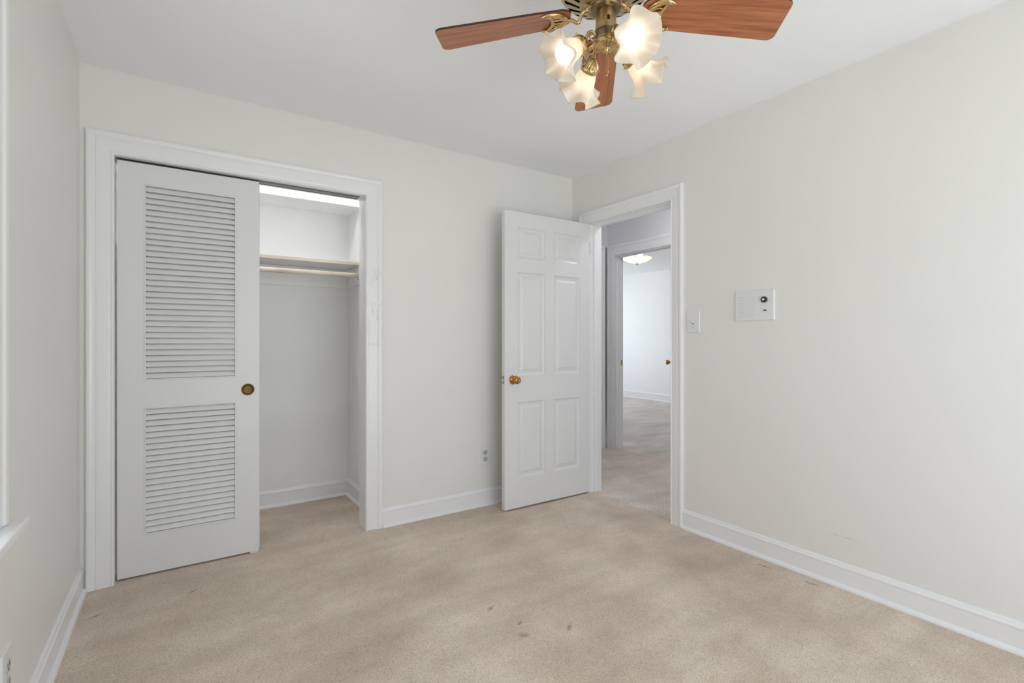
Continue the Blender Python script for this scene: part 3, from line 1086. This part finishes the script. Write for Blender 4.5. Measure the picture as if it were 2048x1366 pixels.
bm = bmesh.new()
add_lathe(bm, [(0.001, fp(2.439)), (0.098, fp(2.439)), (0.100, fp(2.425)), (0.090, fp(2.395)), (0.105, fp(2.375)), (0.135, fp(2.350)), (0.146, fp(2.320)),
               (0.1475, fp(2.285)), (0.1465, fp(2.270)), (0.143, fp(2.256)), (0.1385, fp(2.250))], 64, close=False)
# underside with radial vent slots: every other cell is open over a dark inner plate
NS = 20
rr = [0.1385, 0.130, 0.082, 0.072, 0.050]
zz = [2.2500, 2.2440, 2.2160, 2.2110, 2.2090]
seg = NS * 5
grid = [[bm.verts.new((r * math.cos(2 * PI * k / seg), r * math.sin(2 * PI * k / seg), fp(z))) for k in range(seg)] for r, z in zip(rr, zz)]
for i in range(len(rr) - 1):
    for k in range(seg):
        if i == 1 and k % 5 in (0, 1):
            continue
        f = bm.faces.new((grid[i][k], grid[i][(k + 1) % seg], grid[i + 1][(k + 1) % seg], grid[i + 1][k]))
        f.smooth = True
add_lathe(bm, [(0.050, fp(2.209)), (0.049, fp(2.204)), (0.030, fp(2.202)), (0.020, fp(2.202))], 40, close=False)
add_lathe(bm, [(0.134, fp(2.258)), (0.07, fp(2.224)), (0.001, fp(2.224))], 40, mi=1, close=False)
obj('motor_housing', bm, ['antique_brass', 'dark_slot'], fan)
bm = bmesh.new()
add_lathe(bm, [(0.046, fp(2.206)), (0.048, fp(2.200)), (0.045, fp(2.192)), (0.034, fp(2.190)), (0.024, fp(2.191))], 40, close=False)
o = obj('flywheel', bm, 'dark_brass', fan)
o['label'] = 'dark rotor ring carrying the blade brackets'
bm = bmesh.new()
add_lathe(bm, [(0.026, fp(2.206)), (0.0270, fp(2.196)), (0.0285, fp(2.186)), (0.0300, fp(2.176)), (0.0302, fp(2.172)), (0.0310, fp(2.170)), (0.0325, fp(2.140)), (0.0345, fp(2.122)),
               (0.0375, fp(2.112)), (0.0380, fp(2.098)), (0.0375, fp(2.094))], 48, close=False)
add_box(bm, -0.004, 0.004, -0.034, -0.029, fp(2.146), fp(2.158), 1)
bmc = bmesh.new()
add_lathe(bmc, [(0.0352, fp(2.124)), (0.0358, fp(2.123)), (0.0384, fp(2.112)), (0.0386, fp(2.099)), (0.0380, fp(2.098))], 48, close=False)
obj('switch_collar', bmc, 'dark_brass', fan)  # darker metal stands in for the shading of the housing's lower band
sw = obj('switch_housing', bm, ['antique_brass', 'dark_slot'], fan, rot=(0, 0, R(-30)))
bm = bmesh.new()


def flute(r, h, a, i):
    if 4 <= i <= 8:
        return r, h - (0.0050 if math.cos(18 * a) > 0 else 0.0) * (1 if i < 8 else 0.4)
    return r, h


add_lathe(bm, [(0.0375, fp(2.094)), (0.0415, fp(2.088)), (0.0410, fp(2.079)), (0.0370, fp(2.0755)), (0.0350, fp(2.080)), (0.0330, fp(2.0800)), (0.0260, fp(2.0780)), (0.0150, fp(2.0755)), (0.0110, fp(2.0735)), (0.0105, fp(2.070)), (0.0090, fp(2.066)), (0.006, fp(2.060)), (0.001, fp(2.058))], 144, fn=flute, close=False)
obj('end_cap', bm, 'bright_brass', fan)

# blades: cherry boards on brass brackets
def blade_outline():
    pts = []
    r0, r1, w0, w1 = 0.104, 0.534, 0.056, 0.078

    def arc(cx, cy, r, a0, a1, n=8):
        for i in range(n + 1):
            a = R(a0 + (a1 - a0) * i / n)
            pts.append((cx + r * math.cos(a), cy + r * math.sin(a)))
    arc(r1 - 0.022, w1 - 0.023, 0.022, 0, 88)
    pts.extend([(0.30, 0.0665), (0.22, 0.0625)])
    arc(r0 + 0.045, w0 - 0.040, 0.041, 92, 160)
    for p in [(x, -y) for x, y in reversed(pts)]:
        pts.append(p)
    return pts


def make_blade():
    bm = bmesh.new()
    ol = blade_outline()
    top = [bm.verts.new((x, y, 0.003)) for x, y in ol]
    mid = [bm.verts.new((x, y, -0.0022)) for x, y in ol]
    cx = 0.33
    low = [bm.verts.new((cx + (x - cx) * 0.9965, y * 0.985, -0.003)) for x, y in ol]
    n_ = len(ol)
    bm.faces.new(top)
    bm.faces.new(low)
    for k in range(n_):
        f = bm.faces.new((top[k], top[(k + 1) % n_], mid[(k + 1) % n_], mid[k])); f.material_index = 1
        f = bm.faces.new((mid[k], mid[(k + 1) % n_], low[(k + 1) % n_], low[k])); f.material_index = 1
    return bm


def make_bracket(hub):
    """openwork brass leaf under the blade root; hub is where the arm meets the rotor, in blade space"""
    bm = bmesh.new()
    z = -0.0080
    U = (0, 0, 1)
    add_tube(bm, [hub + Vector((-0.024, 0, 0.004)), hub + Vector((-0.004, 0, 0.003)), hub + Vector((0.008, 0, 0.0))], [0.016, 0.014, 0.006], 14, up=U, flat=0.35)
    add_tube(bm, [hub, hub + Vector((0.018, 0, -0.006)), (0.088, 0, z - 0.012), (0.108, 0, z - 0.003), (0.128, 0, z)], [0.0085, 0.006, 0.0055, 0.0065], 12)
    for s in (1, -1):
        add_tube(bm, [(0.124, 0.0, z), (0.133, s * 0.024, z), (0.155, s * 0.045, z), (0.182, s * 0.052, z), (0.203, s * 0.047, z)], [0.0065, 0.0082, 0.0098, 0.0090, 0.0042], 10, up=U, flat=0.62)
        add_tube(bm, [(0.126, 0.0, z), (0.138, s * 0.010, z), (0.158, s * 0.011, z), (0.168, s * 0.017, z)], [0.0045, 0.0042, 0.0045], 8, up=U, flat=0.7)
        add_tube(bm, [(0.168, s * 0.001, z), (0.169, s * 0.018, z), (0.176, s * 0.034, z), (0.183, s * 0.051, z)], [0.0055, 0.0060, 0.0050], 8, up=U, flat=0.7)
        add_tube(bm, [(0.127, 0.0, z), (0.142, s * 0.020, z), (0.156, s * 0.028, z), (0.173, s * 0.027, z)], [0.003, 0.0028, 0.003], 8, up=U, flat=0.7)
        add_lathe(bm, [(0.001, z - 0.006), (0.005, z - 0.005), (0.006, z - 0.001), (0.006, -0.003)], 12, Matrix.Translation((0.186, s * 0.050, 0)))
    add_lathe(bm, [(0.001, z - 0.006), (0.005, z - 0.005), (0.006, z - 0.001), (0.006, -0.003)], 12, Matrix.Translation((0.166, 0, 0)))
    return bm


PITCH = 10.15
for k, droop in enumerate((0.1154, 0.1076, 0.1226, 0.1304)):
    az = R(-38.92 + 90 * k)
    mt = Matrix.Translation((0, 0, fp(2.188 + 0.0032))) @ Matrix.Rotation(az, 4, 'Z') @ Matrix.Rotation(math.atan(droop), 4, 'Y') @ Matrix.Rotation(R(-PITCH), 4, 'X')
    bl = obj('blade', make_blade(), ['cherry', 'blade_edge'], fan)
    bl.matrix_basis = mt
    hub = mt.inverted() @ Vector((0.056 * math.cos(az), 0.056 * math.sin(az), fp(2.196)))
    obj('blade_bracket', make_bracket(hub), 'bright_brass', bl)

# lamps: curved arm, fluted holder, frilled glass, bulb
TAU = R(56)


def shade_fn(seed):
    rnd = random.Random(seed)
    ph = [rnd.uniform(0, 2 * PI) for _ in range(4)]
    L = 0.088

    def fn(r, h, a, i):
        s = -h / L
        q = max(0.0, (s - 0.42) / 0.58)
        wv = math.cos(6 * a + ph[0] + 0.35 * math.sin(2 * a + ph[1]))
        am = 1 + 0.3 * math.sin(a + ph[2]) + 0.15 * math.sin(3 * a + ph[3])
        return r * (1 + 0.12 * am * wv * q ** 1.3), h + 0.0135 * am * wv * q ** 1.5
    return fn


prof_out = [(0.0255, 0.004), (0.0265, -0.004), (0.0300, -0.014), (0.0335, -0.025), (0.0360, -0.036), (0.0385, -0.046), (0.0420, -0.055), (0.0475, -0.064), (0.0545, -0.072), (0.0625, -0.079), (0.0700, -0.085), (0.0735, -0.0875)]
for k in range(4):
    az = R(-102 + 90 * k)
    ca, sa = math.cos(az), math.sin(az)
    # frame of the lamp: origin at the holder's top, -z along the lamp axis
    org = Vector((0.074 * ca, 0.074 * sa, fp(2.074)))
    mt = Matrix.Translation(org) @ Matrix.Rotation(az, 4, 'Z') @ Matrix.Rotation(-TAU, 4, 'Y')

    def W(rho, z):
        return (rho * ca, rho * sa, fp(z))
    bm = bmesh.new()
    up = Vector((0, 0, 0.0))
    top = mt @ Vector((0, 0, 0.006))
    add_tube(bm, [W(0.034, 2.104), W(0.048, 2.114), W(0.062, 2.108), W(0.069, 2.094), top], [0.0055, 0.0045, 0.0045, 0.0055], 12)
    add_tube(bm, [W(0.036, 2.096), W(0.044, 2.088), W(0.056, 2.092), W(0.058, 2.102), W(0.050, 2.108)], [0.004, 0.003, 0.0025, 0.004], 10)
    arm = obj('lamp_arm', bm, 'bright_brass', fan)

    def hfl(r, h, a, i):
        if 2 <= i <= 5:
            return r * (1.0 + 0.06 * (1 if math.cos(16 * a) > 0 else -1)), h
        return r, h
    bm = bmesh.new()
    add_lathe(bm, [(0.001, 0.008), (0.006, 0.007), (0.010, 0.003), (0.017, -0.003), (0.024, -0.011), (0.028, -0.018), (0.0305, -0.020), (0.0305, -0.034), (0.0290, -0.036), (0.0275, -0.034), (0.0275, -0.022)], 128, mt, fn=hfl, close=False)
    for q in range(3):
        a = 2 * PI * q / 3 + 0.5
        add_tube(bm, [mt @ Vector((0.029 * math.cos(a), 0.029 * math.sin(a), -0.028)), mt @ Vector((0.037 * math.cos(a), 0.037 * math.sin(a), -0.028))], 0.0022, 8)
    obj('shade_holder', bm, 'bright_brass', arm)
    bm = bmesh.new()
    sm = mt @ Matrix.Translation((0, 0, -0.030))
    fn = shade_fn(11 + k)
    inner = [(r - 0.0016, h) for r, h in reversed(prof_out)]
    add_lathe(bm, prof_out + inner, 144, sm, fn=fn, close=False)
    obj('lamp_shade', bm, 'frosted_glass', arm)
    bm = bmesh.new()
    add_lathe(bm, [(0.001, -0.020), (0.013, -0.022), (0.013, -0.038), (0.015, -0.044), (0.0235, -0.056), (0.0300, -0.068), (0.0325, -0.080), (0.0310, -0.091), (0.0255, -0.1010), (0.0160, -0.1085), (0.001, -0.1115)], 32, mt)
    obj('bulb', bm, 'bulb_glow', arm)

for x, y, zl in ((0.0305, 0.0265, 2.022), (0.0345, 0.0245, 2.034)):
    bm = bmesh.new()
    z = 2.100
    while z > zl:
        add_lathe(bm, [(0.0003, fp(z)), (0.0012, fp(z - 0.0008)), (0.0012, fp(z - 0.0022)), (0.0003, fp(z - 0.003))], 6, Matrix.Translation((x, y, 0)))
        z -= 0.0032
    add_lathe(bm, [(0.0006, fp(zl)), (0.0022, fp(zl - 0.003)), (0.0026, fp(zl - 0.012)), (0.0010, fp(zl - 0.016))], 10, Matrix.Translation((x, y, 0)))
    obj('pull_chain', bm, 'bright_brass', fan)
